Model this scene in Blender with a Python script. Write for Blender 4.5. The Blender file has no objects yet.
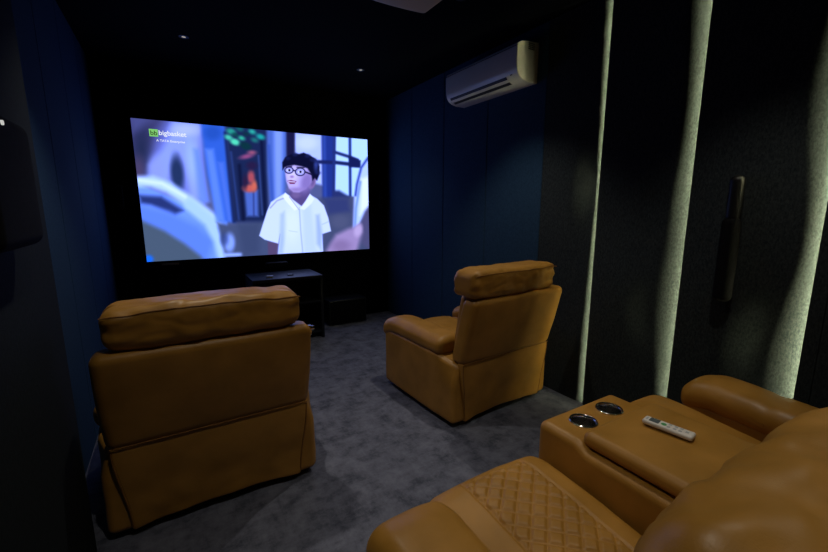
import bpy, bmesh, math
import numpy as np
from mathutils import Vector, Matrix, noise

sc = bpy.context.scene
C = sc.collection

# ------------------------------------------------------------------ camera
FPX = 400.0
cam_d = bpy.data.cameras.new('camera')
cam = bpy.data.objects.new('camera', cam_d)
C.objects.link(cam)
sc.camera = cam
cam_d.sensor_width = 36.0
cam_d.lens = 36.0 * FPX / 828.0
cam_d.clip_start = 0.02
cam.location = (0, 0, 1.5)
cam.rotation_mode = 'XYZ'
cam.rotation_euler = (math.radians(90 - 9.9), 0, math.radians(-31))

# ------------------------------------------------------------------ world, exposure
w = bpy.data.worlds.new('world')
sc.world = w
w.use_nodes = True
w.node_tree.nodes['Background'].inputs[0].default_value = (0.5, 0.6, 1, 1)
w.node_tree.nodes['Background'].inputs[1].default_value = 0.0
sc.view_settings.view_transform = 'Standard'
sc.view_settings.look = 'None'
sc.view_settings.exposure = 0.0
sc.view_settings.gamma = 1.0
sc.view_settings.use_curve_mapping = False

# light levels
SCREEN_STRENGTH = 1.12
DL_ENERGY = {'front': 7.0, 'middle': 50.0, 'rear': 33.0, 'back': 14.0}
DL_COLOR = (1.0, 0.93, 0.78)
LED_COLOR = (1.0, 0.98, 0.56)
LED_STRENGTH = 140.0

# room
XL, XR, YB, YF, ZC = -0.545, 2.585, 5.03, -1.7, 2.88

# ------------------------------------------------------------------ helpers
def tag(o, label=None, cat=None, group=None, kind=None):
    if label: o['label'] = label
    if cat: o['category'] = cat
    if group: o['group'] = group
    if kind: o['kind'] = kind
    return o

def empty(name, loc=(0, 0, 0), rz=0, label=None, cat=None, group=None):
    o = bpy.data.objects.new(name, None)
    o.empty_display_size = 0.1
    C.objects.link(o)
    o.location = loc
    o.rotation_euler = (0, 0, rz)
    return tag(o, label, cat, group)

def link(name, verts, faces, mat, parent=None, smooth=True, flat_angle=None):
    me = bpy.data.meshes.new(name)
    me.from_pydata([tuple(v) for v in verts], [], faces)
    me.update()
    bm = bmesh.new(); bm.from_mesh(me)
    bmesh.ops.recalc_face_normals(bm, faces=bm.faces)
    bm.to_mesh(me); bm.free()
    if smooth:
        me.polygons.foreach_set('use_smooth', [True] * len(me.polygons))
        if flat_angle:
            try: me.set_sharp_from_angle(angle=math.radians(flat_angle))
            except Exception: pass
    o = bpy.data.objects.new(name, me)
    C.objects.link(o)
    if mat: me.materials.append(mat)
    if parent: o.parent = parent
    return o

class MB:
    """collects shapes into one mesh"""
    def __init__(s): s.v = []; s.f = []
    def add(s, v, f):
        n = len(s.v)
        s.v += [tuple(p) for p in v]
        s.f += [tuple(i + n for i in q) for q in f]
        return s
    def box(s, x0, x1, y0, y1, z0, z1, r=0.0, k=2, fn=None, n=(2, 2, 2)):
        v, f = rbox(x0, x1, y0, y1, z0, z1, r, k, n)
        if fn: v = [fn(Vector(p)) for p in v]
        return s.add(v, f)
    def cyl(s, c, r, h, axis='z', seg=24, r2=None, cap=True):
        r2 = r if r2 is None else r2
        v = []; f = []
        for j, (rr, t) in enumerate(((r, 0), (r2, h))):
            for i in range(seg):
                a = 2 * math.pi * i / seg
                p = (rr * math.cos(a), rr * math.sin(a), t)
                if axis == 'x': p = (p[2], p[0], p[1])
                if axis == 'y': p = (p[1], p[2], p[0])
                v.append((c[0] + p[0], c[1] + p[1], c[2] + p[2]))
        for i in range(seg):
            j = (i + 1) % seg
            f.append((i, j, seg + j, seg + i))
        if cap:
            f.append(tuple(range(seg))[::-1]); f.append(tuple(range(seg, 2 * seg)))
        return s.add(v, f)
    def tube(s, pts, r, seg=8, closed=False):
        pts = [Vector(p) for p in pts]
        n = len(pts); v = []; f = []
        up = Vector((0, 0, 1))
        for i, p in enumerate(pts):
            if closed: t = pts[(i + 1) % n] - pts[i - 1]
            else: t = pts[min(i + 1, n - 1)] - pts[max(i - 1, 0)]
            t.normalize()
            a = t.cross(up)
            if a.length < 1e-3: a = t.cross(Vector((1, 0, 0)))
            a.normalize(); b = a.cross(t)
            for j in range(seg):
                th = 2 * math.pi * j / seg
                v.append(p + (a * math.cos(th) + b * math.sin(th)) * r)
        m = n if closed else n - 1
        for i in range(m):
            for j in range(seg):
                k = (j + 1) % seg; i2 = (i + 1) % n
                f.append((i * seg + j, i * seg + k, i2 * seg + k, i2 * seg + j))
        if not closed:
            f.append(tuple(range(seg))); f.append(tuple((n - 1) * seg + j for j in range(seg))[::-1])
        return s.add(v, f)
    def lathe(s, c, prof, seg=32):
        v = []; f = []
        for (r, z) in prof:
            for i in range(seg):
                a = 2 * math.pi * i / seg
                v.append((c[0] + r * math.cos(a), c[1] + r * math.sin(a), c[2] + z))
        for j in range(len(prof) - 1):
            for i in range(seg):
                k = (i + 1) % seg
                f.append((j * seg + i, j * seg + k, (j + 1) * seg + k, (j + 1) * seg + i))
        return s.add(v, f)
    def build(s, name, mat, parent=None, smooth=True, flat_angle=35):
        return link(name, s.v, s.f, mat, parent, smooth, flat_angle)

def axis_samples(h, r, k, n):
    """coordinates from -h to h, dense in the rounded margin r"""
    out = []
    if r > 1e-6:
        for i in range(k): out.append(-h + r * (1 - math.cos(math.pi / 2 * i / k)) if False else -h + r * i / k)
    a, b = -h + r, h - r
    for i in range(n + 1): out.append(a + (b - a) * i / max(n, 1))
    if r > 1e-6:
        for i in range(1, k + 1): out.append(h - r + r * i / k)
    return out

def rbox(x0, x1, y0, y1, z0, z1, r=0.0, k=2, n=(2, 2, 2)):
    c = ((x0 + x1) / 2, (y0 + y1) / 2, (z0 + z1) / 2)
    h = (abs(x1 - x0) / 2, abs(y1 - y0) / 2, abs(z1 - z0) / 2)
    r = min(r, min(h) * 0.999)
    S = [axis_samples(h[i], r, k, n[i]) for i in range(3)]
    idx = {}; V = []; F = []
    def vid(p):
        key = (round(p[0], 6), round(p[1], 6), round(p[2], 6))
        if key not in idx:
            idx[key] = len(V)
            q = [max(-(h[i] - r), min(h[i] - r, p[i])) for i in range(3)]
            d = [p[i] - q[i] for i in range(3)]
            # equal-angle spacing around the rounded margin
            if r > 1e-6:
                d = [math.copysign(math.tan(min(abs(x) / r, 1) * math.pi / 4) * r, x) for x in d]
            L = math.sqrt(sum(x * x for x in d))
            if L > 1e-9 and r > 1e-6:
                d = [x * r / L for x in d]
            V.append(tuple(c[i] + q[i] + d[i] for i in range(3)))
        return idx[key]
    for ax in range(3):
        a, b = [(1, 2), (2, 0), (0, 1)][ax]
        for sgn in (-1, 1):
            for i in range(len(S[a]) - 1):
                for j in range(len(S[b]) - 1):
                    q = []
                    for (ii, jj) in ((i, j), (i + 1, j), (i + 1, j + 1), (i, j + 1)):
                        p = [0, 0, 0]; p[ax] = sgn * h[ax]; p[a] = S[a][ii]; p[b] = S[b][jj]
                        q.append(vid(p))
                    if sgn < 0: q.reverse()
                    F.append(tuple(q))
    return V, F

def sm(a, b, x):
    t = max(0.0, min(1.0, (x - a) / (b - a)))
    return t * t * (3 - 2 * t)

def nz(p, s, seed=0.0):
    return noise.noise(Vector((p[0] * s + seed, p[1] * s + seed * 1.7, p[2] * s - seed)))

# ------------------------------------------------------------------ materials
def mat(name, col, rough=0.6, metal=0.0, spec=0.5):
    m = bpy.data.materials.new(name); m.use_nodes = True
    b = m.node_tree.nodes['Principled BSDF']
    b.inputs['Base Color'].default_value = (*col, 1)
    b.inputs['Roughness'].default_value = rough
    b.inputs['Metallic'].default_value = metal
    b.inputs['Specular IOR Level'].default_value = spec
    return m

def N(nt, typ, **kw):
    n = nt.nodes.new(typ)
    for k, v in kw.items():
        if k in n.inputs: n.inputs[k].default_value = v
        else: setattr(n, k, v)
    return n

def noise_mat(name, c1, c2, scale=5, rough=0.6, bump=0.2, bscale=80, spec=0.4, stretch=(1, 1, 1), detail=6,
              lo=0.35, hi=0.65, r2=None, metal=0.0, bdist=0.002):
    m = mat(name, c1, rough, metal, spec)
    nt = m.node_tree; b = nt.nodes['Principled BSDF']
    tc = N(nt, 'ShaderNodeTexCoord'); mp = N(nt, 'ShaderNodeMapping')
    mp.inputs['Scale'].default_value = stretch
    nt.links.new(tc.outputs['Object'], mp.inputs[0])
    n1 = N(nt, 'ShaderNodeTexNoise'); n1.inputs['Scale'].default_value = scale; n1.inputs['Detail'].default_value = detail
    nt.links.new(mp.outputs[0], n1.inputs['Vector'])
    cr = N(nt, 'ShaderNodeValToRGB')
    cr.color_ramp.elements[0].position = lo; cr.color_ramp.elements[0].color = (*c1, 1)
    cr.color_ramp.elements[1].position = hi; cr.color_ramp.elements[1].color = (*c2, 1)
    nt.links.new(n1.outputs[0], cr.inputs[0]); nt.links.new(cr.outputs[0], b.inputs['Base Color'])
    if r2 is not None:
        mr = N(nt, 'ShaderNodeMapRange'); mr.inputs[3].default_value = rough; mr.inputs[4].default_value = r2
        nt.links.new(n1.outputs[0], mr.inputs[0]); nt.links.new(mr.outputs[0], b.inputs['Roughness'])
    if bump:
        n2 = N(nt, 'ShaderNodeTexNoise'); n2.inputs['Scale'].default_value = bscale; n2.inputs['Detail'].default_value = 3
        nt.links.new(tc.outputs['Object'], n2.inputs['Vector'])
        bp = N(nt, 'ShaderNodeBump'); bp.inputs['Strength'].default_value = bump; bp.inputs['Distance'].default_value = bdist
        nt.links.new(n2.outputs[0], bp.inputs['Height']); nt.links.new(bp.outputs[0], b.inputs['Normal'])
    return m

def emis(name, col, s):
    m = bpy.data.materials.new(name); m.use_nodes = True
    nt = m.node_tree; nt.nodes.clear()
    e = N(nt, 'ShaderNodeEmission'); o = N(nt, 'ShaderNodeOutputMaterial')
    e.inputs[0].default_value = (*col, 1); e.inputs[1].default_value = s
    nt.links.new(e.outputs[0], o.inputs[0])
    return m

M = {}
M['leather'] = noise_mat('tan_leather', (0.325, 0.155, 0.022), (0.43, 0.208, 0.036), scale=6, rough=0.36, r2=0.52,
                         bump=0.35, bscale=260, spec=0.42, bdist=0.0008)
M['piping'] = noise_mat('tan_piping', (0.20, 0.085, 0.016), (0.27, 0.12, 0.022), scale=20, rough=0.5, bump=0, spec=0.3)
M['plinth'] = mat('black_plinth', (0.006, 0.006, 0.006), 0.8, spec=0.2)
M['velvet'] = mat('black_velvet', (0.0015, 0.0015, 0.002), 0.95, spec=0.05)
M['ceil'] = noise_mat('black_ceiling_paint', (0.0015, 0.002, 0.003), (0.0025, 0.003, 0.0045), scale=3, rough=0.9, bump=0.1, spec=0.05)
M['steel'] = noise_mat('brushed_steel', (0.62, 0.6, 0.57), (0.72, 0.7, 0.66), scale=10, rough=0.13, bump=0, metal=1.0)
M['blackgloss'] = mat('black_gloss_plastic', (0.004, 0.004, 0.005), 0.45, spec=0.25)
M['blackmatte'] = mat('black_matte_plastic', (0.004, 0.004, 0.005), 0.6, spec=0.25)
M['grille'] = noise_mat('black_speaker_cloth', (0.003, 0.003, 0.0035), (0.005, 0.005, 0.006), scale=60, rough=0.95, bump=0.4, bscale=500, spec=0.1)
M['bluewood'] = noise_mat('black_cabinet_laminate', (0.004, 0.006, 0.009), (0.007, 0.009, 0.013), scale=4, rough=0.5, bump=0.05, spec=0.4, stretch=(1, 12, 12))
M['acwhite'] = noise_mat('white_ac_plastic', (0.60, 0.61, 0.56), (0.63, 0.64, 0.59), scale=2, rough=0.22, bump=0, spec=0.6)
M['slot'] = mat('dark_louver_slot', (0.01, 0.011, 0.012), 0.6)
M['remote'] = mat('white_remote_plastic', (0.75, 0.71, 0.66), 0.35)
M['lcd'] = mat('remote_display', (0.10, 0.12, 0.13), 0.15)
M['green'] = mat('green_button', (0.06, 0.32, 0.10), 0.4)
M['btn'] = mat('grey_button', (0.42, 0.42, 0.44), 0.4)
M['projwhite'] = noise_mat('white_projector_plastic', (0.62, 0.62, 0.59), (0.66, 0.66, 0.63), scale=3, rough=0.45, bump=0.0)
M['glass'] = mat('lens_glass', (0.01, 0.01, 0.015), 0.05, spec=0.8)
M['whitebox'] = mat('white_plastic', (0.6, 0.65, 0.7), 0.4)
M['downring'] = mat('black_downlight_trim', (0.01, 0.01, 0.011), 0.4)
M['lens'] = emis('lit_downlight_lens', (1.0, 0.9, 0.8), 0.4)

def fabric(name, c1, c2):
    m = mat(name, c1, 0.9, 0, 0.12)
    nt = m.node_tree; b = nt.nodes['Principled BSDF']
    tc = N(nt, 'ShaderNodeTexCoord')
    n1 = N(nt, 'ShaderNodeTexNoise'); n1.inputs['Scale'].default_value = 70; n1.inputs['Detail'].default_value = 6
    n1.inputs['Roughness'].default_value = 0.8
    mp = N(nt, 'ShaderNodeMapping'); mp.inputs['Scale'].default_value = (1.6, 1.6, 0.8)
    nt.links.new(tc.outputs['Object'], mp.inputs[0]); nt.links.new(mp.outputs[0], n1.inputs['Vector'])
    cr = N(nt, 'ShaderNodeValToRGB')
    cr.color_ramp.elements[0].position = 0.38; cr.color_ramp.elements[0].color = (*c1, 1)
    cr.color_ramp.elements[1].position = 0.62; cr.color_ramp.elements[1].color = (*c2, 1)
    nt.links.new(n1.outputs[0], cr.inputs[0]); nt.links.new(cr.outputs[0], b.inputs['Base Color'])
    bp = N(nt, 'ShaderNodeBump'); bp.inputs['Strength'].default_value = 0.3; bp.inputs['Distance'].default_value = 0.002
    nt.links.new(n1.outputs[0], bp.inputs['Height']); nt.links.new(bp.outputs[0], b.inputs['Normal'])
    return m
M['panel'] = fabric('navy_fabric_screen_blue', (0.013, 0.036, 0.074), (0.025, 0.060, 0.115))  # navy deepened with the screen's blue light, for panels near the screen
M['panel_mid'] = fabric('slate_fabric_no_screen_blue', (0.012, 0.016, 0.019), (0.036, 0.044, 0.046))  # same wall fabric, coloured without the screen's blue light
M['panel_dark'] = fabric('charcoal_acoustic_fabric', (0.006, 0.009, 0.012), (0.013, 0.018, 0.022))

def carpet():
    m = mat('grey_blue_distressed_carpet', (0.1, 0.1, 0.1), 0.95, 0, 0.1)
    nt = m.node_tree; b = nt.nodes['Principled BSDF']
    tc = N(nt, 'ShaderNodeTexCoord')
    def nn(scale, st, det=8, rgh=0.6):
        mp = N(nt, 'ShaderNodeMapping'); mp.inputs['Scale'].default_value = st
        n = N(nt, 'ShaderNodeTexNoise'); n.inputs['Scale'].default_value = scale; n.inputs['Detail'].default_value = det
        n.inputs['Roughness'].default_value = rgh
        nt.links.new(tc.outputs['Object'], mp.inputs[0]); nt.links.new(mp.outputs[0], n.inputs['Vector'])
        return n
    a = nn(7.0, (1, 1, 1), 10, 0.75)
    s1 = nn(6.0, (4.0, 0.5, 1), 6, 0.65)
    s2 = nn(6.0, (0.5, 4.0, 1), 6, 0.65)
    def mth(op, x, y):
        n = N(nt, 'ShaderNodeMath', operation=op)
        for i, q in enumerate((x, y)):
            if hasattr(q, 'outputs'): nt.links.new(q.outputs[0], n.inputs[i])
            else: n.inputs[i].default_value = q
        return n
    t = mth('ADD', mth('MULTIPLY', a, 0.72), mth('ADD', mth('MULTIPLY', s1, 0.14), mth('MULTIPLY', s2, 0.14)))
    cr = N(nt, 'ShaderNodeValToRGB')
    cr.color_ramp.elements[0].position = 0.40; cr.color_ramp.elements[0].color = (0.058, 0.062, 0.086, 1)
    cr.color_ramp.elements[1].position = 0.60; cr.color_ramp.elements[1].color = (0.158, 0.163, 0.215, 1)
    e = cr.color_ramp.elements.new(0.49); e.color = (0.112, 0.117, 0.157, 1)
    nt.links.new(t.outputs[0], cr.inputs[0]); nt.links.new(cr.outputs[0], b.inputs['Base Color'])
    f = nn(160, (1, 1, 1), 3)
    bp = N(nt, 'ShaderNodeBump'); bp.inputs['Strength'].default_value = 0.5; bp.inputs['Distance'].default_value = 0.004
    nt.links.new(f.outputs[0], bp.inputs['Height']); nt.links.new(bp.outputs[0], b.inputs['Normal'])
    return m
M['carpet'] = carpet()

# ------------------------------------------------------------------ room shell
def struct(name, mb, m, **k):
    o = mb.build(name, m, **k); o['kind'] = 'structure'; return o

T = 0.12
struct('floor', MB().box(XL - T, XR + T, YF - T, YB + T, -0.1, 0), M['carpet'])
struct('ceiling', MB().box(XL - T, XR + T, YF - T, YB + T, ZC, ZC + 0.1), M['ceil'])
struct('wall_front', MB().box(XL - T, XR + T, YB, YB + T, 0, ZC), M['velvet'])
struct('wall_back', MB().box(XL - T, XR + T, YF - T, YF, 0, ZC), M['panel_dark'])
BK = 0.075                                             # cavity behind the fabric panels
struct('wall_right', MB().box(XR + BK, XR + T + BK, YF, YB, 0, ZC), M['velvet'])
struct('wall_left', MB().box(XL - T, XL - 0.03, YF, YB, 0, ZC), M['velvet'])

# right-hand panels: (y0, y1) with a back-lit gap at the far panel's near edge
LIT = {1.787: 0.066, 1.200: 0.135, 0.622: 0.135}
right_edges = [YB, 4.35, 3.68, 2.98, 2.30, 1.787, 1.200, 0.622, 0.035, -0.55, -1.13, YF]

def edge_width(y0, z):
    """how far from the gap the fabric starts rolling back"""
    w0 = LIT[y0]
    if y0 > 1.7:
        return w0 * (0.92 + 0.25 * math.sin(2.3 * z + 1.0))
    if y0 > 1.0:
        return w0 * (0.95 + 0.20 * math.cos(2 * math.pi * (z - 1.05) / 1.9) * (1 if z < 2 else 0.9))
    return w0 * (0.88 + 0.25 * math.cos(2 * math.pi * (z - 0.55) / 1.55))

def face_recess(y0, z):
    """local hollow of the face that lets the light spill past the roll"""
    g = lambda c, s: math.exp(-((z - c) / s) ** 2)
    if y0 > 1.7: return 0.024 * g(1.62, 0.28) + 0.004
    if y0 > 1.0: return 0.020 * g(0.80, 0.26) + 0.010 * g(1.6, 0.2)
    return 0.026 * g(0.78, 0.30) + 0.010 * g(1.9, 0.25)

FACE = XR - 0.002
def right_panel(y0, y1, lit, dark):
    n_y = 44; n_z = 110
    ys = [y0 + (y1 - y0) * (i / n_y) ** 1.8 for i in range(n_y + 1)] if lit else [y0 + 0.002, y0 + 0.004, y0 + 0.008, y1 - 0.008, y1 - 0.004, y1 - 0.002]
    zs = [ZC * j / n_z for j in range(n_z + 1)] if lit else [0, ZC]
    V = []; F = []
    for j, z in enumerate(zs):
        for i, y in enumerate(ys):
            x = FACE
            if lit:
                wd = edge_width(y0, z); d = y - y0
                x += face_recess(y0, z) * (1 - sm(wd, wd + 0.22, d))
                if d < wd:
                    t = 1 - d / wd
                    x += 0.052 * t ** 2
            else:
                e = min(y - y0, y1 - y)
                if e < 0.003: x += 0.010
                elif e < 0.006: x += 0.003
            V.append((min(x, XR + BK - 0.004), y, z))
    nI = len(ys)
    for j in range(len(zs) - 1):
        for i in range(nI - 1):
            F.append((j * nI + i, j * nI + nI + i, j * nI + nI + i + 1, j * nI + i + 1))
    # back faces
    base = len(V)
    for j, z in enumerate(zs):
        V.append((XR + BK, ys[0], z)); V.append((XR + BK, ys[-1], z))
    for j in range(len(zs) - 1):
        b0 = base + 2 * j
        F.append((j * nI, b0, b0 + 2, (j + 1) * nI))
        F.append((j * nI + nI - 1, (j + 1) * nI + nI - 1, b0 + 3, b0 + 1))
        F.append((b0, b0 + 1, b0 + 3, b0 + 2))
    F.append(tuple(range(nI)) + (base + 1, base))
    top = (len(zs) - 1) * nI
    F.append(tuple(top + i for i in range(nI))[::-1] + (base + 2 * len(zs) - 2, base + 2 * len(zs) - 1))
    return link('trim_1', V, F, M['panel_mid'] if dark else M['panel'], None, lit, 50)

led_mat = emis('led_strip_glow', LED_COLOR, LED_STRENGTH)
ti = 1
for i in range(len(right_edges) - 1):
    y1, y0 = right_edges[i], right_edges[i + 1]
    lit = y0 in LIT
    # a panel whose far edge hides a strip stops short, leaving a lip with a channel behind it
    far_led = y1 in LIT
    if far_led:
        V, F = [], []
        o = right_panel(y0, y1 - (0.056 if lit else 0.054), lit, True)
        o.name = 'trim_%d' % ti; o['kind'] = 'structure'; ti += 1
        lip = MB().box(FACE, FACE + 0.020, y1 - 0.056, y1, 0.0, ZC, 0.001, 1)
        lp = lip.build('trim_%d' % ti, M['panel_mid'], smooth=False); lp['kind'] = 'structure'; ti += 1
    else:
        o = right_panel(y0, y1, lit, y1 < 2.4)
        o.name = 'trim_%d' % ti; o['kind'] = 'structure'; ti += 1
names = {1.787: 'thin line nearest the screen',
         1.200: 'middle one of three',
         0.622: 'wide glow behind sofa armrest'}
for y0 in LIT:
    lab = 'glowing vertical light strip on the right wall, ' + names[y0]
    o = MB().box(FACE + 0.024, FACE + 0.034, y0 - 0.046, y0 - 0.034, 0.02, ZC - 0.02).build('light_strip', led_mat, smooth=False)
    tag(o, lab, 'light strip', 'light strips between the right wall panels')

# left wall: flat fabric panels, and a deeper block near the camera
lt = ti
def left_panel(y0, y1, xf, m):
    global lt
    o = MB().box(xf - 0.032 if xf < -0.5 else XL - 0.03, xf, y0 + 0.004, y1 - 0.004, -0.006, ZC + 0.006, 0.004, 1).build('trim_%d' % lt, m, smooth=False)
    o['kind'] = 'structure'; lt += 1
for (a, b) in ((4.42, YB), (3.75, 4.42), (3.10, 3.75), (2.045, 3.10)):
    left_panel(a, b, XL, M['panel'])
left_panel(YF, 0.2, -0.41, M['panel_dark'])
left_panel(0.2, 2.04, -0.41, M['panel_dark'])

# ------------------------------------------------------------------ screen picture
def build_picture(x0, x1, z0, z1, y, parent):
    nu, nv = 520, 292
    # plane homography from the sketch frame (828 x 552) to the picture (0..1)
    src = [(32, 55), (755, 120), (767, 455), (85, 498)]
    dst = [(0, 0), (1, 0), (1, 1), (0, 1)]
    A = []; B = []
    for (u, v), (X, Y) in zip(dst, src):
        A.append([u, v, 1, 0, 0, 0, -X * u, -X * v]); B.append(X)
        A.append([0, 0, 0, u, v, 1, -Y * u, -Y * v]); B.append(Y)
    h = np.linalg.solve(np.array(A, float), np.array(B, float))
    U, Vv = np.meshgrid(np.linspace(0, 1, nu), np.linspace(0, 1, nv))
    den = h[6] * U + h[7] * Vv + 1
    PX = (h[0] * U + h[1] * Vv + h[2]) / den
    PY = (h[3] * U + h[4] * Vv + h[5]) / den
    img = np.zeros((nv, nu, 3)) + np.array((92, 98, 132.0))
    def mixin(mask, col):
        img[:] = img * (1 - mask[..., None]) + np.array(col, float) * mask[..., None]
    def sdf_poly(pts):
        pts = np.array(pts, float); n = len(pts)
        d = np.full(PX.shape, 1e9); s = np.zeros(PX.shape, bool)
        for i in range(n):
            ax, ay = pts[i]; bx, by = pts[(i + 1) % n]
            ex, ey = bx - ax, by - ay
            wx, wy = PX - ax, PY - ay
            t = np.clip((wx * ex + wy * ey) / (ex * ex + ey * ey + 1e-9), 0, 1)
            d = np.minimum(d, np.hypot(wx - ex * t, wy - ey * t))
            c = (ay > PY) != (by > PY)
            if abs(ey) > 1e-9:
                s ^= c & (PX < ex * (PY - ay) / ey + ax)
        return np.where(s, -d, d)
    def soft(d, blur, a): 
        t = np.clip(0.5 - d / (2 * blur), 0, 1); return a * t * t * (3 - 2 * t)
    def poly(pts, col, blur=4, a=1.0): mixin(soft(sdf_poly(pts), blur, a), col)
    def ell(cx, cy, rx, ry, col, blur=4, a=1.0, rot=0):
        r = math.radians(rot); dx, dy = PX - cx, PY - cy
        qx = dx * math.cos(r) + dy * math.sin(r); qy = -dx * math.sin(r) + dy * math.cos(r)
        d = (np.hypot(qx / rx, qy / ry) - 1) * min(rx, ry)
        mixin(soft(d, blur, a), col)
    def line(pts, wd, col, blur=3, a=1.0):
        d = np.full(PX.shape, 1e9)
        for (ax, ay), (bx, by) in zip(pts[:-1], pts[1:]):
            ex, ey = bx - ax, by - ay; wx, wy = PX - ax, PY - ay
            t = np.clip((wx * ex + wy * ey) / (ex * ex + ey * ey + 1e-9), 0, 1)
            d = np.minimum(d, np.hypot(wx - ex * t, wy - ey * t))
        mixin(soft(d - wd / 2, blur, a), col)
    # backdrop
    poly([(10, 20), (260, 30), (260, 330), (20, 330)], (116, 124, 190), 14)
    poly([(10, 20), (150, 40), (120, 100), (88, 180), (72, 270), (30, 270)], (70, 68, 104), 30)
    ell(66, 150, 24, 70, (40, 48, 72), 26, .8)
    ell(56, 215, 20, 40, (88, 74, 98), 16, .8)
    poly([(20, 30), (110, 50), (60, 90), (40, 100)], (90, 92, 136), 20, .7)
    # blurred lavender figure at left
    poly([(160, 56), (246, 66), (246, 180), (266, 310), (215, 305), (196, 200), (178, 165), (158, 200), (150, 262), (96, 250), (92, 200), (130, 150), (150, 110)], (150, 164, 222), 16)
    ell(200, 92, 40, 18, (180, 188, 240), 14)
    ell(110, 215, 22, 40, (150, 160, 216), 16, .8)
    ell(222, 190, 16, 60, (164, 186, 244), 14, .9, -8)
    poly([(226, 150), (242, 150), (276, 310), (244, 320)], (112, 144, 226), 12, .8)
    ell(176, 225, 19, 54, (44, 60, 92), 10, 1, -6)
    # lower left: sleeve and shoulder
    poly([(40, 250), (330, 370), (345, 500), (60, 520)], (124, 158, 236), 6)
    poly([(60, 292), (128, 296), (196, 338), (170, 352), (96, 322), (64, 318)], (48, 62, 110), 11)
    poly([(50, 318), (150, 344), (240, 386), (290, 430), (270, 500), (230, 470), (160, 418), (60, 375)], (104, 138, 222), 18)
    poly([(60, 366), (140, 402), (200, 440), (250, 478), (280, 520), (60, 520)], (84, 98, 108), 12)
    line([(50, 250), (100, 250), (150, 268), (205, 305), (262, 345), (296, 372)], 34, (188, 212, 255), 11)
    line([(215, 322), (275, 372), (306, 430), (318, 478)], 34, (178, 206, 255), 12)
    line([(60, 246), (130, 256), (200, 296)], 10, (226, 240, 255), 8, .8)
    ell(90, 490, 13, 12, (30, 116, 230), 9)
    # curtain
    poly([(246, 60), (322, 60), (332, 200), (354, 375), (304, 372), (268, 230)], (58, 104, 190), 9)
    poly([(262, 150), (286, 150), (324, 372), (296, 372)], (108, 144, 220), 10, .9)
    poly([(300, 190), (318, 190), (345, 372), (332, 372)], (96, 128, 204), 8, .7)
    ell(284, 100, 26, 22, (40, 84, 160), 14, .7)
    line([(322, 100), (352, 370)], 9, (30, 46, 96), 7)
    # floor in the middle
    poly([(300, 376), (330, 382), (455, 368), (470, 500), (330, 500)], (78, 88, 112), 9)
    ell(338, 438, 16, 28, (146, 170, 232), 9)
    ell(322, 428, 12, 18, (60, 76, 124), 9, .7)
    line([(325, 476), (372, 474)], 10, (168, 190, 246), 7)
    poly([(362, 380), (430, 376), (430, 470), (380, 480)], (66, 76, 100), 16, .7)
    # plant and dark doorway
    poly([(322, 70), (452, 80), (458, 372), (350, 374)], (34, 46, 80), 10)
    poly([(382, 276), (424, 276), (426, 356), (390, 356)], (86, 112, 176), 8)
    line([(410, 280), (412, 356)], 5, (50, 62, 112), 4, .7)
    line([(432, 110), (448, 364)], 8, (20, 28, 60), 6)
    line([(366, 200), (380, 364)], 8, (20, 26, 54), 8)
    line([(340, 160), (366, 364)], 5, (60, 84, 140), 6, .7)
    line([(424, 170), (438, 350)], 4, (74, 96, 150), 5, .7)
    for (x, y_, r, c) in ((340, 96, 14, (50, 160, 130)), (366, 88, 12, (30, 100, 96)), (352, 128, 15, (96, 226, 168)),
                          (332, 114, 12, (84, 206, 160)), (404, 98, 13, (30, 110, 110)), (430, 112, 13, (40, 170, 150)), (412, 122, 11, (40, 120, 110)),
                          (385, 140, 18, (18, 60, 62)), (372, 116, 10, (60, 190, 140)), (404, 96, 8, (60, 180, 150)), (352, 106, 9, (20, 80, 74)), (386, 104, 9, (20, 60, 66))):
        ell(x, y_, r, r * .62, c, 6, .95, 20)
    ell(388, 172, 20, 7, (150, 80, 116), 6, 1, -12)
    ell(404, 160, 12, 6, (160, 90, 110), 6)
    ell(402, 236, 11, 20, (178, 84, 88), 7)
    ell(398, 270, 20, 12, (206, 100, 84), 7)
    ell(412, 262, 8, 16, (214, 110, 84), 6)
    ell(384, 250, 7, 20, (54, 36, 64), 7)
    ell(404, 200, 16, 12, (48, 36, 68), 8)
    # grey blue wall left of the boy
    poly([(448, 80), (514, 90), (508, 300), (462, 334), (452, 220)], (84, 112, 178), 8)
    poly([(470, 90), (498, 90), (498, 290), (476, 310)], (150, 172, 232), 10, .8)
    line([(455, 140), (470, 330)], 8, (58, 86, 160), 7, .7)
    # windows on the right
    poly([(532, 96), (618, 104), (622, 260), (540, 240)], (186, 198, 244), 7)
    ell(572, 130, 30, 20, (208, 216, 252), 12, .8)
    poly([(508, 92), (534, 96), (534, 172), (510, 176)], (34, 32, 66), 5)
    poly([(616, 102), (656, 106), (656, 320), (622, 320)], (40, 60, 130), 6)
    line([(624, 106), (630, 300)], 8, (64, 92, 168), 6, .7)
    poly([(654, 106), (770, 116), (770, 300), (656, 290)], (190, 222, 255), 4)
    line([(702, 108), (706, 292)], 8, (36, 54, 116), 4)
    line([(600, 188), (660, 190), (728, 198)], 11, (34, 44, 92), 4)
    line([(655, 158), (700, 172), (726, 182)], 9, (44, 54, 104), 4)
    poly([(700, 170), (736, 184), (736, 206), (702, 204)], (28, 36, 84), 4)
    line([(655, 108), (655, 300)], 9, (40, 54, 112), 4)
    poly([(652, 276), (672, 276), (706, 296), (712, 330), (652, 326)], (48, 58, 104), 7)
    # lower right
    poly([(606, 300), (716, 296), (716, 400), (770, 390), (770, 470), (610, 480)], (78, 84, 108), 9)
    poly([(624, 300), (700, 300), (706, 340), (640, 350)], (60, 68, 108), 12)
    ell(676, 372, 26, 20, (88, 92, 114), 12)
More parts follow.
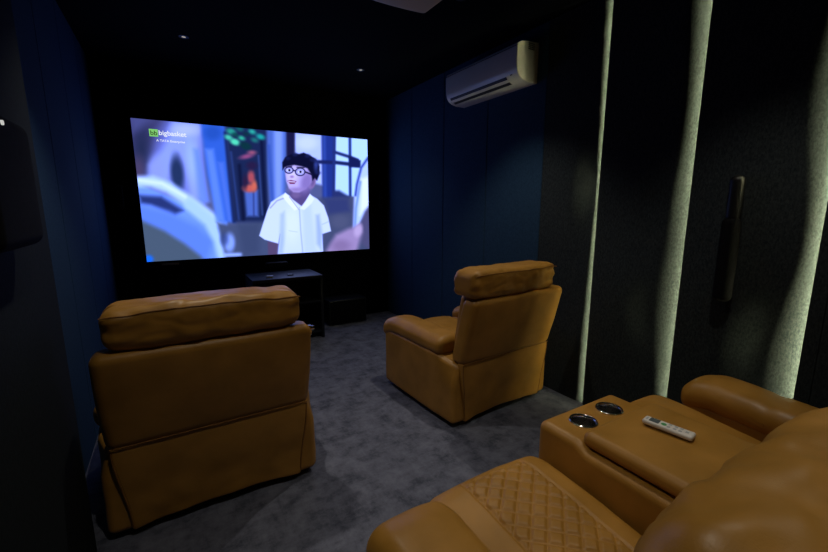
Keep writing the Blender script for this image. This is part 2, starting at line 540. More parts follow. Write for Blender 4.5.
    # white figure on the right
    poly([(768, 110), (768, 170), (742, 190), (728, 240), (718, 300), (716, 392), (736, 378), (772, 310), (776, 110)], (190, 208, 252), 6)
    poly([(740, 240), (764, 230), (764, 320), (736, 352)], (230, 238, 255), 9)
    line([(758, 176), (738, 206), (726, 256), (722, 290)], 6, (52, 70, 150), 5)
    line([(736, 250), (724, 330), (722, 388)], 6, (96, 130, 210), 5, .7)
    poly([(776, 310), (776, 460), (744, 440), (736, 384), (752, 340)], (88, 84, 112), 8)
    poly([(636, 460), (664, 412), (700, 394), (738, 382), (744, 404), (728, 470), (640, 474)], (166, 142, 172), 11)
    ell(732, 398, 12, 20, (196, 172, 196), 7, .9, 15)
    ell(680, 446, 28, 18, (140, 116, 146), 13, .8)
    # boy: neck, arms, shirt
    poly([(455, 434), (488, 438), (487, 475), (457, 475)], (96, 78, 104), 3)
    poly([(520, 268), (580, 262), (584, 300), (550, 332), (522, 300)], (96, 80, 122), 4)
    ell(540, 290, 14, 10, (130, 106, 144), 6, .8)
    poly([(507, 284), (484, 298), (464, 312), (452, 340), (429, 416), (446, 428), (488, 440), (493, 410), (487, 472), (626, 466), (622, 410), (649, 401), (640, 360), (626, 322), (606, 302), (582, 288), (560, 326), (520, 296)], (210, 220, 255), 2.5)
    poly([(560, 330), (586, 320), (606, 465), (568, 468)], (194, 208, 252), 10, .8)
    poly([(492, 425), (494, 350), (506, 340), (512, 380), (502, 470), (488, 470)], (166, 184, 244), 8, .8)
    poly([(622, 410), (612, 350), (602, 352), (606, 440), (620, 460)], (158, 176, 240), 8, .8)
    ell(530, 380, 24, 50, (222, 230, 255), 16, .8)
    line([(551, 330), (556, 400), (563, 466)], 2.5, (150, 164, 226), 3, .8)
    line([(503, 300), (482, 308), (462, 330)], 2.5, (130, 124, 190), 3, .8)
    line([(520, 400), (545, 404)], 2, (176, 190, 240), 2, .6)
    line([(640, 372), (622, 380)], 2.5, (160, 176, 232), 3, .6)
    poly([(507, 283), (520, 292), (550, 332), (536, 338), (512, 312), (500, 296)], (234, 238, 255), 2.5)
    poly([(583, 286), (570, 308), (552, 332), (566, 336), (588, 316), (596, 302)], (228, 234, 255), 2.5)
    line([(520, 296), (549, 334)], 2, (120, 120, 180), 2, .7)
    # head
    ell(588, 250, 12, 22, (142, 112, 150), 3, 1, 12)
    ell(590, 250, 5, 12, (96, 72, 112), 3, .8, 12)
    poly([(503, 202), (508, 190), (560, 190), (592, 212), (586, 252), (570, 272), (550, 282), (532, 281), (518, 270), (510, 248)], (196, 178, 218), 3.5)
    ell(572, 250, 18, 34, (140, 118, 168), 12, .9, 14)
    ell(528, 228, 13, 18, (224, 210, 238), 9, .8)
    ell(540, 274, 20, 7, (150, 124, 168), 7, .8)
    poly([(498, 214), (497, 190), (506, 174), (528, 163), (548, 164), (562, 160), (584, 170), (600, 180), (611, 202), (611, 226), (604, 246), (597, 238), (590, 246), (586, 226), (574, 208), (556, 202), (534, 198), (512, 202), (504, 206)], (18, 20, 48), 3)
    for (hx, hy, hr) in ((514, 178, 7), (536, 166, 8), (574, 170, 8), (602, 196, 8), (606, 222, 8), (590, 182, 9)):
        ell(hx, hy, hr, hr * .7, (34, 40, 84), 4, .7)
    ell(600, 200, 6, 16, (76, 96, 172), 6, .6)
    line([(510, 205), (526, 202)], 3, (40, 32, 60), 2)
    line([(542, 205), (564, 206)], 3, (40, 32, 60), 2)
    for (gx, gy, rx, ry) in ((518, 214, 14, 11), (552, 219, 16, 13)):
        ell(gx, gy, rx, ry, (26, 26, 62), 1.6)
        ell(gx, gy, rx - 3, ry - 3, (176, 170, 220), 1.6)
        ell(gx, gy + .5, 7, 3.8, (226, 226, 248), 1.5)
        ell(gx + 1, gy, 3.6, 3.6, (24, 20, 42), 1.5)
    line([(531, 214), (537, 216)], 3.5, (26, 26, 62), 2)
    line([(567, 219), (590, 228)], 4, (24, 24, 56), 2)
    ell(527, 234, 6, 4, (168, 136, 176), 3)
    poly([(513, 247), (524, 244), (541, 248), (535, 256), (522, 256)], (120, 44, 78), 2)
    line([(517, 249), (536, 250)], 3, (228, 214, 236), 1.5)
    img[:] = np.clip(img, 0, 255) / 255.0
    lin = np.where(img <= 0.04045, img / 12.92, ((img + 0.055) / 1.055) ** 2.4)
    lin = lin ** 1.12 * np.array((0.96, 1.08, 1.6))
    X = x0 + (x1 - x0) * U; Z = z1 - (z1 - z0) * Vv
    verts = np.stack([X, np.full_like(X, y), Z], -1).reshape(-1, 3)
    idx = np.arange(nu * nv).reshape(nv, nu)
    faces = np.stack([idx[:-1, :-1], idx[1:, :-1], idx[1:, 1:], idx[:-1, 1:]], -1).reshape(-1, 4)
    me = bpy.data.meshes.new('projected_picture')
    me.from_pydata(verts.tolist(), [], faces.tolist()); me.update()
    ca = me.color_attributes.new('picture', 'FLOAT_COLOR', 'POINT')
    rgba = np.concatenate([lin.reshape(-1, 3), np.ones((nu * nv, 1))], 1).astype(np.float32)
    ca.data.foreach_set('color', rgba.ravel())
    m = bpy.data.materials.new('projected_picture'); m.use_nodes = True
    nt = m.node_tree; nt.nodes.clear()
    at = N(nt, 'ShaderNodeVertexColor'); at.layer_name = 'picture'
    e = N(nt, 'ShaderNodeEmission'); e.inputs[1].default_value = SCREEN_STRENGTH
    o_ = N(nt, 'ShaderNodeOutputMaterial')
    nt.links.new(at.outputs[0], e.inputs[0]); nt.links.new(e.outputs[0], o_.inputs[0])
    me.materials.append(m)
    o = bpy.data.objects.new('projected_picture', me); C.objects.link(o); o.parent = parent
    return o

def text_obj(name, body, size, mat_, parent, loc, rot, extrude=0.0004, align='LEFT', bold=0.0):
    cu = bpy.data.curves.new(name, 'FONT'); cu.body = body; cu.size = size; cu.extrude = extrude; cu.align_x = align
    cu.offset = bold
    to = bpy.data.objects.new(name, cu); C.objects.link(to)
    bpy.context.view_layer.update()
    me = bpy.data.meshes.new_from_object(to.evaluated_get(bpy.context.evaluated_depsgraph_get()))
    bpy.data.objects.remove(to)
    me.name = name; me.materials.clear(); me.materials.append(mat_)
    o = bpy.data.objects.new(name, me); C.objects.link(o); o.parent = parent
    o.location = loc; o.rotation_euler = rot
    return o

SX0, SX1, SZ0, SZ1 = -0.258, 2.290, 0.925, 2.358
SY = YB - 0.03
scr = empty('projection_screen', (1.027, YB, 0.9),
            label='large glowing projection screen on black front wall, boy in glasses and white shirt', cat='screen')
scr_off = Vector((-1.027, -YB, -0.9))
def under(mb, root):
    """shift world coordinates into the frame of an unrotated root"""
    L = root.location
    mb.v = [(p[0] - L[0], p[1] - L[1], p[2] - L[2]) for p in mb.v]
    return mb
pic = build_picture(SX0 - 1.027, SX1 - 1.027, SZ0 - 0.9, SZ1 - 0.9, SY - YB, scr)
f = MB()
fw = 0.07
f.box(SX0 - fw, SX0, SY - 0.012, YB - 0.001, SZ0 - fw, SZ1 + fw, 0.003, 1)
f.box(SX1, SX1 + fw, SY - 0.012, YB - 0.001, SZ0 - fw, SZ1 + fw, 0.003, 1)
f.box(SX0, SX1, SY - 0.012, YB - 0.001, SZ1, SZ1 + fw, 0.003, 1)
f.box(SX0, SX1, SY - 0.012, YB - 0.001, SZ0 - fw, SZ0, 0.003, 1)
under(f, scr).build('frame', M['velvet'], scr)
bd = MB().box(-0.13, 0.03, SY - 0.016, SY - 0.011, SZ0 - 0.047, SZ0 - 0.024, 0.002, 1)
under(bd, scr).build('badge', mat('grey_badge', (0.10, 0.09, 0.085), 0.5), scr)
white_e = emis('caption_white', (0.85, 0.9, 1.0), 1.0)
green_e = emis('logo_green', (0.22, 0.62, 0.16), 1.0)
dark_e = emis('logo_dark', (0.03, 0.06, 0.02), 1.0)
RX = (math.radians(90), 0, 0)
# logo sits at the picture's upper left
lx, lz = -0.115, 2.215
lg = MB().box(lx, lx + 0.076, SY - 0.004, SY - 0.0015, lz - 0.018, lz + 0.054, 0.001, 1)
logo = under(lg, scr).build('caption_logo', green_e, scr)
text_obj('caption_letters', 'bb', 0.062, dark_e, logo, (lx + 0.008 - 1.027, SY - 0.0055 - YB, lz - 0.004 - 0.9), RX, bold=0.001)
text_obj('caption_title', 'bigbasket', 0.066, white_e, scr, (lx + 0.080 - 1.027, SY - 0.003 - YB, lz + 0.002 - 0.9), RX, bold=0.0010)
text_obj('caption_subtitle', 'A TATA Enterprise', 0.032, white_e, scr, (lx + 0.055 - 1.027, SY - 0.003 - YB, lz - 0.064 - 0.9), RX, bold=0.0004)

# satellite speakers on the front wall beside the screen
for sx, side in ((-0.42, 'left'), (2.475, 'right')):
    r = empty('satellite_speaker', (sx, YB, 1.47), label='small slim black speaker on the front wall at the %s edge of the screen' % side,
              cat='speaker', group='small speakers flanking the screen')
    b = MB().box(-0.03, 0.03, -0.06, 0, 0, 0.24, 0.012, 3).build('cabinet', M['blackgloss'], r)
    MB().box(-0.024, 0.024, -0.066, -0.058, 0.012, 0.228, 0.003, 2).build('grille', M['grille'], r)

# ------------------------------------------------------------------ ceiling: downlights
def spot(loc, e, ang=92, blend=0.6, size=0.03, col=DL_COLOR, parent=None):
    d = bpy.data.lights.new('spot_lamp', 'SPOT'); d.energy = e; d.color = col
    d.spot_size = math.radians(ang); d.spot_blend = blend; d.shadow_soft_size = size
    o = bpy.data.objects.new('lamp', d); C.objects.link(o); o.location = loc
    if parent: o.parent = parent
    return o
rows = (('front', 4.06), ('middle', 2.38), ('rear', 0.70), ('back', -0.95))
for rn, yy in rows:
    for xx in (0.22, 1.80):
        if rn == 'front':
            lab = 'tiny %s recessed ceiling downlight above the screen end of the room' % ('left' if xx < 1 else 'right')
        else:
            lab = 'small recessed ceiling downlight in the %s pair, %s side' % (rn, 'left' if xx < 1 else 'right')
        r = empty('ceiling_downlight', (xx, yy, ZC), label=lab, cat='ceiling light', group='recessed ceiling downlights')
        MB().lathe((0, 0, 0), [(0.040, 0), (0.040, -0.004), (0.032, -0.007), (0.016, -0.004), (0.016, -0.001)], 28).build('trim_ring', M['downring'], r)
        MB().cyl((0, 0, -0.003), 0.016, 0.002, seg=24).build('lamp_lens', M['lens'], r)
        spot((0, 0, -0.012), DL_ENERGY[rn], parent=r)

# ------------------------------------------------------------------ projector
pj = empty('ceiling_projector', (1.02, 1.80, ZC), label='pale grey projector hanging from the ceiling at the top edge', cat='projector')
pz0 = 2.49 - ZC
def proj_fn(p):
    p = p.copy()
    p.y += 0.018 * (1 - (p.x / 0.225) ** 2) * (1 if p.y > 0 else 0)
    return p
MB().box(-0.225, 0.225, -0.17, 0.155, pz0, pz0 + 0.135, 0.028, 4, proj_fn, (8, 4, 2)).build('body', M['projwhite'], pj)
MB().cyl((0.05, 0.165, pz0 + 0.07), 0.045, 0.03, 'y', 28, 0.04).build('lens_barrel', M['blackgloss'], pj)
MB().cyl((0.05, 0.193, pz0 + 0.07), 0.033, 0.004, 'y', 28).build('lens', M['glass'], pj)
v = MB()
for i in range(9): v.box(-0.17 + i * 0.012, -0.164 + i * 0.012, 0.16, 0.176, pz0 + 0.03, pz0 + 0.10)
v.build('vent', M['slot'], pj, smooth=False)
MB().cyl((0, -0.01, pz0 + 0.13), 0.02, -pz0 - 0.135, seg=20).build('mount_pole', M['blackmatte'], pj)
MB().cyl((0, -0.01, -0.012), 0.07, 0.012, seg=28).build('ceiling_plate', M['blackmatte'], pj)

# ------------------------------------------------------------------ air conditioner
ay0, ay1 = 2.40, 3.33
acx = FACE
ac = empty('air_conditioner', (acx, (ay0 + ay1) / 2, 2.455), label='white split air conditioner high on the right wall, lit blue by the screen', cat='air conditioner')
# profile (distance from wall d, height z above the bottom)
prof = [(0.000, 0.0000), (0.107, 0.0000), (0.160, 0.0120), (0.194, 0.0300), (0.215, 0.0580), (0.226, 0.0950), (0.230, 0.1432), (0.230, 0.2292),
        (0.228, 0.2502), (0.215, 0.2693), (0.182, 0.2846), (0.122, 0.2951), (0.000, 0.3018)]
def ac_shell(y0, y1, inset=0.0):
    V = []; F = []
    n = len(prof)
    for y in (y0, y1):
        for d, z in prof:
            V.append((-(max(d - inset, 0)), y, z + (inset if z < 0.15 else -inset)))
    for i in range(n - 1): F.append((i, i + 1, n + i + 1, n + i))
    F.append((n - 1, 0, n, 2 * n - 1))
    F.append(tuple(range(n))[::-1]); F.append(tuple(range(n, 2 * n)))
    return V, F
hl = (ay1 - ay0) / 2
V, F = ac_shell(-hl, hl)
body = link('body', V, F, M['acwhite'], ac, True, 30)
bmod = body.modifiers.new('bevel', 'BEVEL'); bmod.width = 0.006; bmod.segments = 2; bmod.limit_method = 'ANGLE'; bmod.angle_limit = math.radians(50)
# front fascia line, louver opening and louver
mb = MB()
V = [(-0.1985, -hl + 0.05, 0.058), (-0.1985, hl - 0.03, 0.058), (-0.181, hl - 0.03, 0.031), (-0.181, -hl + 0.13, 0.031)]
def slot_quad(z_hi, d_hi, z_lo, d_lo, y0, y1, e=0.0025):
    V = [(-d_hi - e, y0, z_hi), (-d_hi - e, y1, z_hi), (-d_lo - e, y1, z_lo - e), (-d_lo - e, y0, z_lo - e),
         (-d_hi + .01, y0, z_hi), (-d_hi + .01, y1, z_hi), (-d_lo + .01, y1, z_lo + .004), (-d_lo + .01, y0, z_lo + .004)]
    F = [(0, 1, 2, 3), (4, 7, 6, 5), (0, 4, 5, 1), (3, 2, 6, 7), (0, 3, 7, 4), (1, 5, 6, 2)]
    return V, F
mb = MB(); mb.add(*slot_quad(0.052, 0.2105, 0.034, 0.1975, -hl + 0.13, hl - 0.05)); mb.add(*slot_quad(0.019, 0.174, 0.008, 0.144, -hl + 0.13, hl - 0.05))
mb.build('air_outlet', M['slot'], ac, smooth=False)
mb = MB(); mb.add(*slot_quad(0.032, 0.196, 0.020, 0.176, -hl + 0.12, hl - 0.05, 0.004)); mb.build('louver', M['acwhite'], ac, smooth=False)
mb = MB().box(-0.2305, -0.226, -hl + 0.004, hl - 0.004, 0.244, 0.248); mb.build('panel_seam', M['slot'], ac, smooth=False)
mb = MB().box(-0.215, -0.205, -hl + 0.065, -hl + 0.085, 0.050, 0.056); mb.build('small_mark', M['slot'], ac, smooth=False)
mb = MB()
for i in range(4):
    for j in range(4):
        mb.box(-0.115 + i * 0.017, -0.102 + i * 0.017, -hl - 0.0015, -hl + 0.001, 0.235 + j * 0.013, 0.244 + j * 0.013)
mb.build('side_grille', M['slot'], ac, smooth=False)

# ------------------------------------------------------------------ recliners
def wrinkle(p, amp, s=9, seed=0):
    return amp * (nz(p, s, seed) + 0.5 * nz(p, s * 2.3, seed + 3))

def pillow_mb(hw, y0, y1, z0, z1, r, seed, puff=0.02, lean=0.0, n=(60, 8, 8)):
    """plump head cushion with crumpled ends"""
    cy, cz = (y0 + y1) / 2, (z0 + z1) / 2; hy, hz = (y1 - y0) / 2, (z1 - z0) / 2
    def fn(p):
        u = p.x / hw; a = (p.y - cy) / hy; b = (p.z - cz) / hz
        q = p.copy()
        e = max(0.0, 1 - u * u)
        q.z += puff * b * e ** 0.5
        q.y += puff * 0.9 * a * e ** 0.6
        # pinched corners and creases that run in from the ends
        edge = sm(0.45, 1.0, abs(u))
        q.y += edge * 0.005 * math.sin(b * 7 + seed) * (1 if a < 0 else -1)
        q += Vector((0, wrinkle(p, 0.006, 11, seed), wrinkle(p, 0.005, 9, seed + 5)))
        rg = 1 - abs(nz((p.x * 0.6, p.y, p.z * 1.6), 13, seed + 9)) * 3
        q.y += 0.005 * max(0.0, rg) * (1 if a < 0 else -1)
        q.z -= 0.004 * max(0.0, rg) * (1 if b > 0 else 0)
        q.z += 0.003 * math.sin(u * 4 + seed)
        q.y += lean * (q.z - z0)
        return q
    return MB().box(-hw, hw, y0, y1, z0, z1, r, 5, fn, n), fn

def seam_tube(mb, fn, pts, r=0.003):
    mb.tube([fn(Vector(p)) for p in pts], r, 6)

def backrest_fn(hw, bot, top, bow=0.012, seed=0):
    """shear a flat slab (y=thickness, z=0..1 of height) into a leaning back; bot/top = (z, y)"""
    def fn(p):
        t = p.z
        q = Vector((p.x * (1 + 0.015 * math.sin(math.pi * t)), 0, 0))
        q.z = bot[0] + (top[0] - bot[0]) * t
        q.y = bot[1] + (top[1] - bot[1]) * t + p.y
        e = max(0, 1 - (p.x / hw) ** 2) * max(0.0, math.sin(math.pi * min(max(t, 0), 1)))
        q.y -= bow * e * (1 if p.y < 0 else -1)
        q.y += wrinkle(q, 0.003, 5, seed)
        return q
    return fn

def make_recliner(loc, rz, seed, label, px=0.0):
    root = empty('recliner_armchair', loc, rz, label, 'armchair', 'front row recliners')
    L = M['leather']
    # feet and plinth
    for sx in (-1, 1):
        for fy in (0.1, 0.8):
            MB().cyl((sx * 0.36, fy, 0), 0.022, 0.05, seg=16).build('foot', M['plinth'], root)
    MB().box(-0.42, 0.42, 0.06, 0.84, 0.035, 0.10, 0.01, 1).build('base_frame', M['plinth'], root)
    # arms
    for sx in (-1, 1):
        def afn(p, sx=sx):
            q = p.copy()
            e = max(0, 1 - ((p.y - 0.45) / 0.46) ** 2)
            q.x += sx * 0.010 * e * (1 if p.x * sx > 0.37 else 0)
            if p.y < 0.1: q.x -= sx * 0.03 * sm(0.28, 0.50, p.z) * (1 if p.x * sx > 0.37 else 0)
            q.z -= 0.05 * sm(0.18, 0.0, p.y) * sm(0.3, 0.5, p.z)
            q += Vector((wrinkle(p, 0.004, 6, seed + sx), 0, 0))
            return q
        a = MB().box(*sorted((sx * 0.25, sx * 0.480)), -0.01, 0.90, 0.032, 0.50, 0.035, 4, afn, (3, 10, 6)).build('armrest', L, root)
        def pfn(p, sx=sx):
            q = p.copy()
            e = max(0, 1 - ((p.x - sx * 0.375) / 0.12) ** 2)
            q.z += 0.020 * e * (1 if p.z > 0.53 else 0)
            q.z -= 0.05 * sm(0.74, 0.93, p.y)
            q.x += sx * 0.006 + wrinkle(p, 0.003, 10, seed)
            q.z += wrinkle(p, 0.004, 8, seed + 2)
            return q
        MB().box(*sorted((sx * 0.245, sx * 0.492)), 0.13, 0.925, 0.475, 0.60, 0.055, 5, pfn, (5, 14, 3)).build('arm_pad', L, a)
    # seat, front panel
    def sfn(p):
        q = p.copy()
        q.z += 0.03 * max(0, 1 - (p.x / 0.27) ** 2) * (1 if p.z > 0.4 else 0) + 0.04 * sm(0.3, 0.8, p.y) * (1 if p.z > 0.4 else 0)
        q.z += wrinkle(p, 0.004, 8, seed + 4)
        return q
    MB().box(-0.255, 0.255, 0.06, 0.93, 0.28, 0.44, 0.06, 5, sfn, (8, 12, 2)).build('seat', L, root)
    MB().box(-0.245, 0.245, 0.86, 0.91, 0.08, 0.34, 0.03, 4, None, (5, 2, 5)).build('footrest', L, root)
    # lower rear panel between the arms, slightly slack at the hem
    def kfn(p):
        q = p.copy()
        t = sm(0.06, 0.46, p.z)
        q.x *= 0.90 + 0.10 * t
        u = p.x / 0.43
        q.z += 0.014 * (1 - u * u) * sm(0.30, 0.05, p.z)
        q.y += 0.014 * (1 - u * u) * sm(0.40, 0.05, p.z) - 0.022 * sm(0.05, 0.46, p.z)
        q.y += wrinkle(p, 0.010, 6, seed + 7) * sm(0.40, 0.1, p.z)
        return q
    sk = MB().box(-0.43, 0.43, -0.022, 0.04, 0.035, 0.475, 0.016, 3, kfn, (30, 2, 20)).build('rear_panel', L, root)
    # seams either side of the rear panel
    for sx in (-1, 1):
        sm_b = MB()
        seam_tube(sm_b, kfn, [(sx * (0.425), -0.020, 0.06 + 0.04 * i) for i in range(11)], 0.0035)
        sm_b.build('seam', M['piping'], sk)
    # upper back shell
    bf = backrest_fn(0.44, (0.455, 0.02), (0.925, -0.10), 0.014, seed)
    V, F = rbox(-0.44, 0.44, -0.07, 0.07, 0, 0.47, 0.045, 5, (24, 2, 14))
    V = [bf(Vector((p[0], p[1], p[2] / 0.47))) for p in V]
    bk = link('backrest', V, F, L, root, True, None)
    pb = MB()
    path = [(-0.438 + 0.876 * i / 20, -0.045, 1.0 + 0.0) for i in range(21)]
    pts = [bf(Vector((p[0] * 0.97, -0.068, 0.035))) for p in path]
    pb.tube(pts, 0.003, 6)
    pb.build('piping', M['piping'], bk)
    # inner back cushion
    cf = backrest_fn(0.36, (0.42, 0.13), (0.95, 0.02), -0.02, seed + 1)
    V, F = rbox(-0.36, 0.36, -0.07, 0.07, 0, 0.5, 0.06, 4, (14, 2, 10))
    V = [cf(Vector((p[0], p[1], p[2] / 0.5))) for p in V]
    link('back_cushion', V, F, L, root, True, None)
    # head cushion
    pm, pf0 = pillow_mb(0.390, -0.165, 0.06, 0.935, 1.100, 0.048, seed, 0.014, -0.10)
    pm.v = [(v[0] + px, v[1], v[2]) for v in pm.v]
    pf = lambda p: pf0(p) + Vector((px, 0, 0))
    hp = pm.build('headrest', L, root, flat_angle=None)
    s2 = MB()
    seam_tube(s2, pf, [(-0.384 + 0.768 * i / 40, -0.160, 1.078) for i in range(41)], 0.0032)
    s2.build('piping', M['piping'], hp)
    # reclining hinge clip at the right-hand top corner
    hb = MB().box(0.440, 0.455, -0.105, -0.085, 0.85, 0.90, 0.003, 1)
    hb.cyl((0.448, -0.095, 0.885), 0.012, 0.018, 'x', 14)
    o = hb.build('bracket', M['steel'], root); tag(o, 'small pale metal bracket')
    return root

make_recliner((0.110, 2.055, 0), math.radians(0.5), 1.3, 'tan leather recliner at the left wall, back turned, nearer the dark left panel')
make_recliner((1.985, 2.035, 0), math.radians(3.2), 4.1, 'tan leather recliner with its back turned, beside the right wall under the air conditioner', -0.075)

# ------------------------------------------------------------------ sofa of the second row
sofa = empty('recliner_sofa', (1.46, 0.0, 0), label='tan leather two seat recliner sofa with cup holder console and quilted seat, in the foreground', cat='sofa')
SO = 1.46
Lm = M['leather']
def S(mb, name, m=Lm, parent=sofa, flat=None):
    off = SO
    mb.v = [(p[0] - off, p[1], p[2]) for p in mb.v]
    return mb.build(name, m, parent, True, flat)
for px_ in (0.5, 1.2, 1.8, 2.45):
    for py_ in (0.1, 0.85):
        S(MB().cyl((px_, py_, 0), 0.022, 0.05, seg=16), 'foot', M['plinth'])
S(MB().box(0.45, 2.48, 0.05, 0.90, 0.035, 0.10, 0.01, 1), 'base_frame', M['plinth'])

def sofa_arm(x0, x1, seed, up):
    xc = (x0 + x1) / 2
    a = S(MB().box(x0 + 0.012, x1 - 0.012, 0.0, 0.915, 0.045, 0.49 + up, 0.03, 4, None, (3, 8, 5)), 'armrest')
    def pfn(p):
        q = p.copy()
        e = max(0, 1 - ((p.x - xc) / ((x1 - x0) / 2)) ** 2)
        q.z += 0.022 * e * (1 if p.z > 0.53 else 0)
        q.z -= 0.045 * sm(0.80, 0.96, p.y)
        q.z += wrinkle(p, 0.004, 8, seed)
        q.z -= 0.008 * math.exp(-((p.y - 0.60) / 0.02) ** 2) * (1 if p.z > 0.53 else 0)
        q.x += wrinkle(p, 0.004, 9, seed + 3)
        q.z += up + 0.07 * (p.y - 0.75)
        return q
    S(MB().box(x0, x1, -0.02, 0.945, 0.46, 0.592, 0.060, 6, pfn, (6, 40, 3)), 'arm_pad', parent=a)
    return a
sofa_arm(0.385, 0.665, 2.0, 0.025)
sofa_arm(2.130, 2.400, 6.0, 0.045)

def seat_fn(xc, hw, quilt):
    def fn(p):
        q = p.copy()
        top = p.z > 0.40
        u = (p.x - xc) / hw
        if top:
            q.z += 0.022 * max(0, 1 - u * u)
            q.z += 0.045 * sm(0.35, 0.98, p.y) - 0.02 * sm(0.98, 1.10, p.y) - 0.015
            q.z += wrinkle(p, 0.004, 7, xc)
            qx = 0.145
            dx = p.x - (xc + 0.015)
            if quilt:
                # recessed seams around and diamond stitching inside the quilted field
                m_in = sm(qx + 0.006, qx - 0.004, abs(dx)) * sm(1.035, 1.02, p.y)
                border = math.exp(-((abs(dx) - qx) / 0.006) ** 2) * sm(1.05, 1.03, p.y) + math.exp(-((p.y - 1.025) / 0.006) ** 2) * sm(qx + 0.01, qx, abs(dx))
                k = 0.078
                a = (dx / k + (p.y - 0.5) / (k * 0.85)); b = (dx / k - (p.y - 0.5) / (k * 0.85))
                da = abs(a - round(a)) * k * 0.65; db = abs(b - round(b)) * k * 0.65
                g = max(math.exp(-(da / 0.0055) ** 2), math.exp(-(db / 0.0055) ** 2))
                q.z -= 0.0075 * g * m_in + 0.007 * min(border, 1)
                q.z += 0.004 * m_in
        return q
    return fn
for xc, hw, seed in ((0.957, 0.293, 1), (1.965, 0.190, 2)):
    fine = (120, 200, 2) if seed == 1 else (40, 60, 2)
    up = 0.0 if seed == 1 else 0.035
    s_ = S(MB().box(xc - hw, xc + hw, 0.10, 1.095, 0.25, 0.455 + up, 0.075, 8, seat_fn(xc, hw, seed == 1), fine), 'seat')
    S(MB().box(xc - hw + 0.01, xc + hw - 0.01, 0.96, 1.06, 0.08, 0.33, 0.03, 3, None, (4, 2, 4)), 'footrest')

def big_back(xc, hw, seed):
    bf = backrest_fn(hw, (0.44, 0.11), (0.90, -0.02), 0.012, seed)
    V, F = rbox(-hw, hw, -0.10, 0.08, 0, 0.46, 0.05, 5, (20, 3, 12))
    V = [bf(Vector((p[0], p[1], p[2] / 0.46))) + Vector((xc - SO, 0, 0)) for p in V]
    bk = link('backrest', V, F, Lm, sofa, True, None)
    hp = 0.40
    # lumbar cushion
    cf = backrest_fn(0.3, (0.44, 0.22), (0.86, 0.17), -0.02, seed + 1)
    V, F = rbox(-hp, hp, -0.07, 0.07, 0, 0.42, 0.06, 4, (14, 2, 10))
    V = [cf(Vector((p[0], p[1], p[2] / 0.42))) + Vector((xc - SO, 0, 0)) for p in V]
    link('back_cushion', V, F, Lm, sofa, True, None)
    pm, pf = pillow_mb(hp, -0.02, 0.285, 0.83, 1.08, 0.105, seed, 0.016, -0.05, (60, 10, 8))
    def shift(v): return (v[0] + xc - SO, v[1], v[2])
    # long soft creases
    nv = []
    for v in pm.v:
        p = Vector(v)
        p.z += 0.004 * math.sin((p.x * 2.2 + p.y * 3.0) * 14 + seed) * sm(0.85, 0.95, p.z)
        nv.append(shift(p))
    pm.v = nv
    h_ = pm.build('headrest', Lm, sofa, flat_angle=None)
    s2 = MB()
    s2.tube([shift(pf(Vector((-hp + 0.02 + (2 * hp - 0.04) * i / 40, -0.012, 0.99)))) for i in range(41)], 0.003, 6)
    s2.build('piping', M['piping'], h_)
big_back(0.89, 0.44, 3.3)
big_back(1.98, 0.44, 5.1)

# console with two cup holders
cx0, cx1 = 1.257, 1.763
con = S(MB().box(cx0, cx1, 0.02, 1.075, 0.045, 0.608, 0.035, 5, lambda p: p + Vector((0, 0, -0.028 * sm(0.875, 0.86, p.y) * (1 if p.z > 0.5 else 0))), (16, 40, 5)), 'console')
cups = [(1.412, 0.965), (1.600, 0.972)]
cut = MB()
for c in cups: cut.cyl((c[0] - SO, c[1], 0.50), 0.047, 0.2, seg=40)
cu = cut.build('cutter', None, sofa, False, None)
bm_ = con.modifiers.new('holes', 'BOOLEAN'); bm_.operation = 'DIFFERENCE'; bm_.object = cu; bm_.solver = 'EXACT'
bpy.context.view_layer.update()
me = bpy.data.meshes.new_from_object(con.evaluated_get(bpy.context.evaluated_depsgraph_get()))
con.modifiers.clear(); con.data = me; me.name = 'console'
bpy.data.objects.remove(cu)
for c in cups:
    S(MB().lathe((c[0], c[1], 0.608), [(0.058, 0.0005), (0.058, 0.003), (0.055, 0.006), (0.051, 0.006), (0.0475, 0.003), (0.0455, -0.002), (0.0440, -0.020), (0.0430, -0.07), (0.041, -0.078), (0.0, -0.079)], 40),
      'cup_holder', M['steel'], con, 40)
def lid_fn(p):
    q = p.copy()
    if p.z > 0.6: q.z += 0.010 * max(0, 1 - ((p.x - 1.535) / 0.235) ** 2) * max(0, 1 - ((p.y - 0.5) / 0.4) ** 2) + wrinkle(p, 0.002, 8, 3)
    return q
lid = S(MB().box(1.284, 1.766, 0.12, 0.885, 0.582, 0.648, 0.032, 5, lid_fn, (14, 20, 2)), 'lid', parent=con)

# ------------------------------------------------------------------ remote on the lid
rm = empty('remote_control', (1.545, 0.70, 0.6625), math.radians(9), 'white air conditioner remote lying on the leather console lid', 'remote control')
def rfn(p):
    q = p.copy(); q.x *= 1 - 0.06 * (p.y / 0.085); return q
rb = MB().box(-0.025, 0.025, -0.085, 0.085, 0.0, 0.019, 0.008, 4, rfn, (4, 8, 1)).build('case', M['remote'], rm)
MB().box(-0.0165, 0.0165, 0.030, 0.064, 0.0182, 0.0198, 0.001, 1).build('display', M['lcd'], rm)
MB().box(-0.012, 0.012, 0.069, 0.076, 0.0182, 0.0196, 0.001, 1).build('brand_plate', M['btn'], rm)
tag(MB().cyl((-0.004, 0.014, 0.0182), 0.0095, 0.0018, seg=18).build('button', M['green'], rm), 'round green button')
for i, (bx_, by_) in enumerate(((0.011, -0.004), (-0.011, -0.004), (0.010, -0.024), (-0.010, -0.024), (0.010, -0.042), (-0.010, -0.042), (0.0, -0.062))):
    MB().box(bx_ - 0.0065, bx_ + 0.0065, by_ - 0.0055, by_ + 0.0055, 0.0182, 0.0196, 0.001, 1).build('button', M['btn'], rm)

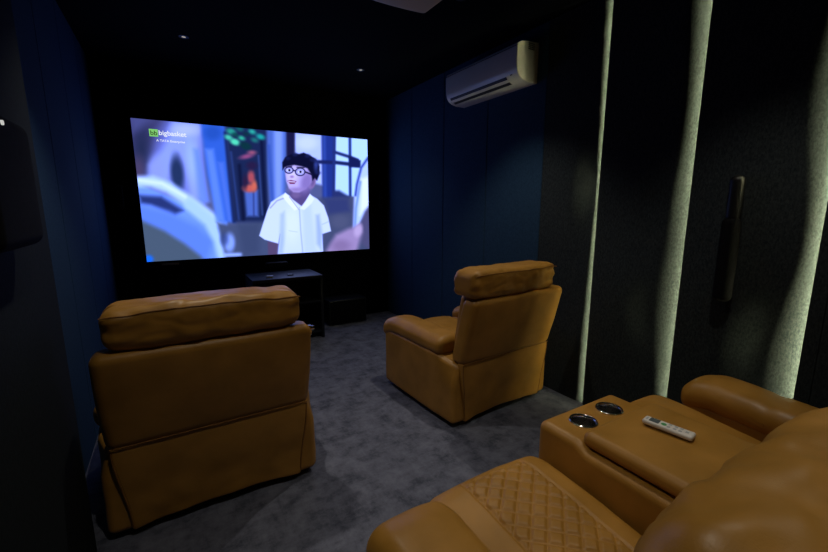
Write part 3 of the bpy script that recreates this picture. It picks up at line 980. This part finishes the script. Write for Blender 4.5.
# ------------------------------------------------------------------ cabinet under the screen
cb = empty('media_cabinet', (1.04, 4.62, 0), label='low black open media cabinet standing below the screen', cat='cabinet')
kw, kd = 0.375, 0.26
MB().box(-kw, kw, -kd, kd, 0.70, 0.735, 0.004, 1).build('top', M['bluewood'], cb)
for sx in (-1, 1):
    MB().box(*sorted((sx * kw, sx * (kw - 0.03))), -kd + 0.01, kd, 0, 0.70, 0.002, 1).build('side_panel', M['bluewood'], cb)
for z in (0.06, 0.42):
    MB().box(-kw + 0.03, kw - 0.03, -kd + 0.02, kd, z, z + 0.025, 0.002, 1).build('shelf', M['bluewood'], cb)
MB().box(-kw + 0.03, kw - 0.03, kd - 0.012, kd - 0.002, 0.085, 0.70).build('back_panel', M['blackmatte'], cb)
o = MB().box(-0.035, 0.035, -0.022, 0.022, 0, 0.022, 0.005, 2).build('streaming_box', M['whitebox']); o.location = (0.86, 4.47, 0.735); o.rotation_euler = (0, 0, -0.3)
tag(o, 'tiny white box on top of the black cabinet', 'streaming box')
o = MB().box(-0.03, 0.03, -0.03, 0.03, 0, 0.014, 0.004, 2).build('streaming_box', mat('dark_grey_plastic', (0.06, 0.07, 0.08), 0.4)); o.location = (1.09, 4.52, 0.735)
tag(o, 'small dark flat box on top of the black cabinet, right of the white box', 'streaming box')
# centre speaker on the wall between cabinet and screen
r = empty('centre_speaker', (1.04, YB, 0.765), label='small black centre speaker on the wall between screen and cabinet', cat='speaker')
MB().box(-0.13, 0.13, -0.12, 0, 0, 0.075, 0.02, 4).build('cabinet', M['blackgloss'], r)
MB().box(-0.12, 0.12, -0.127, -0.118, 0.008, 0.067, 0.004, 2).build('grille', M['grille'], r)

# subwoofer on the floor
sw = empty('subwoofer', (1.85, 4.86, 0), label='squat black subwoofer box on the carpet right of the cabinet', cat='subwoofer')
MB().box(-0.25, 0.25, -0.14, 0.15, 0.015, 0.325, 0.008, 2).build('cabinet', M['bluewood'], sw)
MB().box(-0.235, 0.235, -0.152, -0.138, 0.03, 0.31, 0.005, 2).build('grille', M['grille'], sw)
for sx in (-1, 1):
    for sy in (-0.1, 0.1): MB().cyl((sx * 0.2, sy, 0), 0.015, 0.016, seg=14).build('foot', M['plinth'], sw)

# ------------------------------------------------------------------ wall speakers
r = empty('wall_speaker', (-0.41, 1.47, 1.385), label='rounded black speaker on the dark left wall panel near the camera', cat='speaker')
MB().box(0.0, 0.072, -0.19, 0.19, 0, 0.35, 0.036, 6, None, (2, 4, 4)).build('cabinet', M['grille'], r)
MB().cyl((0.068, -0.06, 0.318), 0.006, 0.008, 'x', 14).build('small_mark', emis('speaker_white_dot', (0.9, 0.9, 0.85), 0.6), r)  # small white emissive dot on the cabinet face
r = empty('wall_speaker', (FACE, 0.965, 0.985), label='long slim black speaker on the dark right wall between the middle and right light strips', cat='speaker')
def sp_fn(p): return p
MB().box(-0.075, 0.0, -0.043, 0.043, 0, 0.46, 0.036, 6, None, (2, 2, 4)).build('cabinet', M['grille'], r)
MB().box(-0.065, 0.0, -0.034, 0.034, 0.43, 0.675, 0.033, 6, None, (2, 2, 4)).build('tweeter_housing', M['blackgloss'], r)
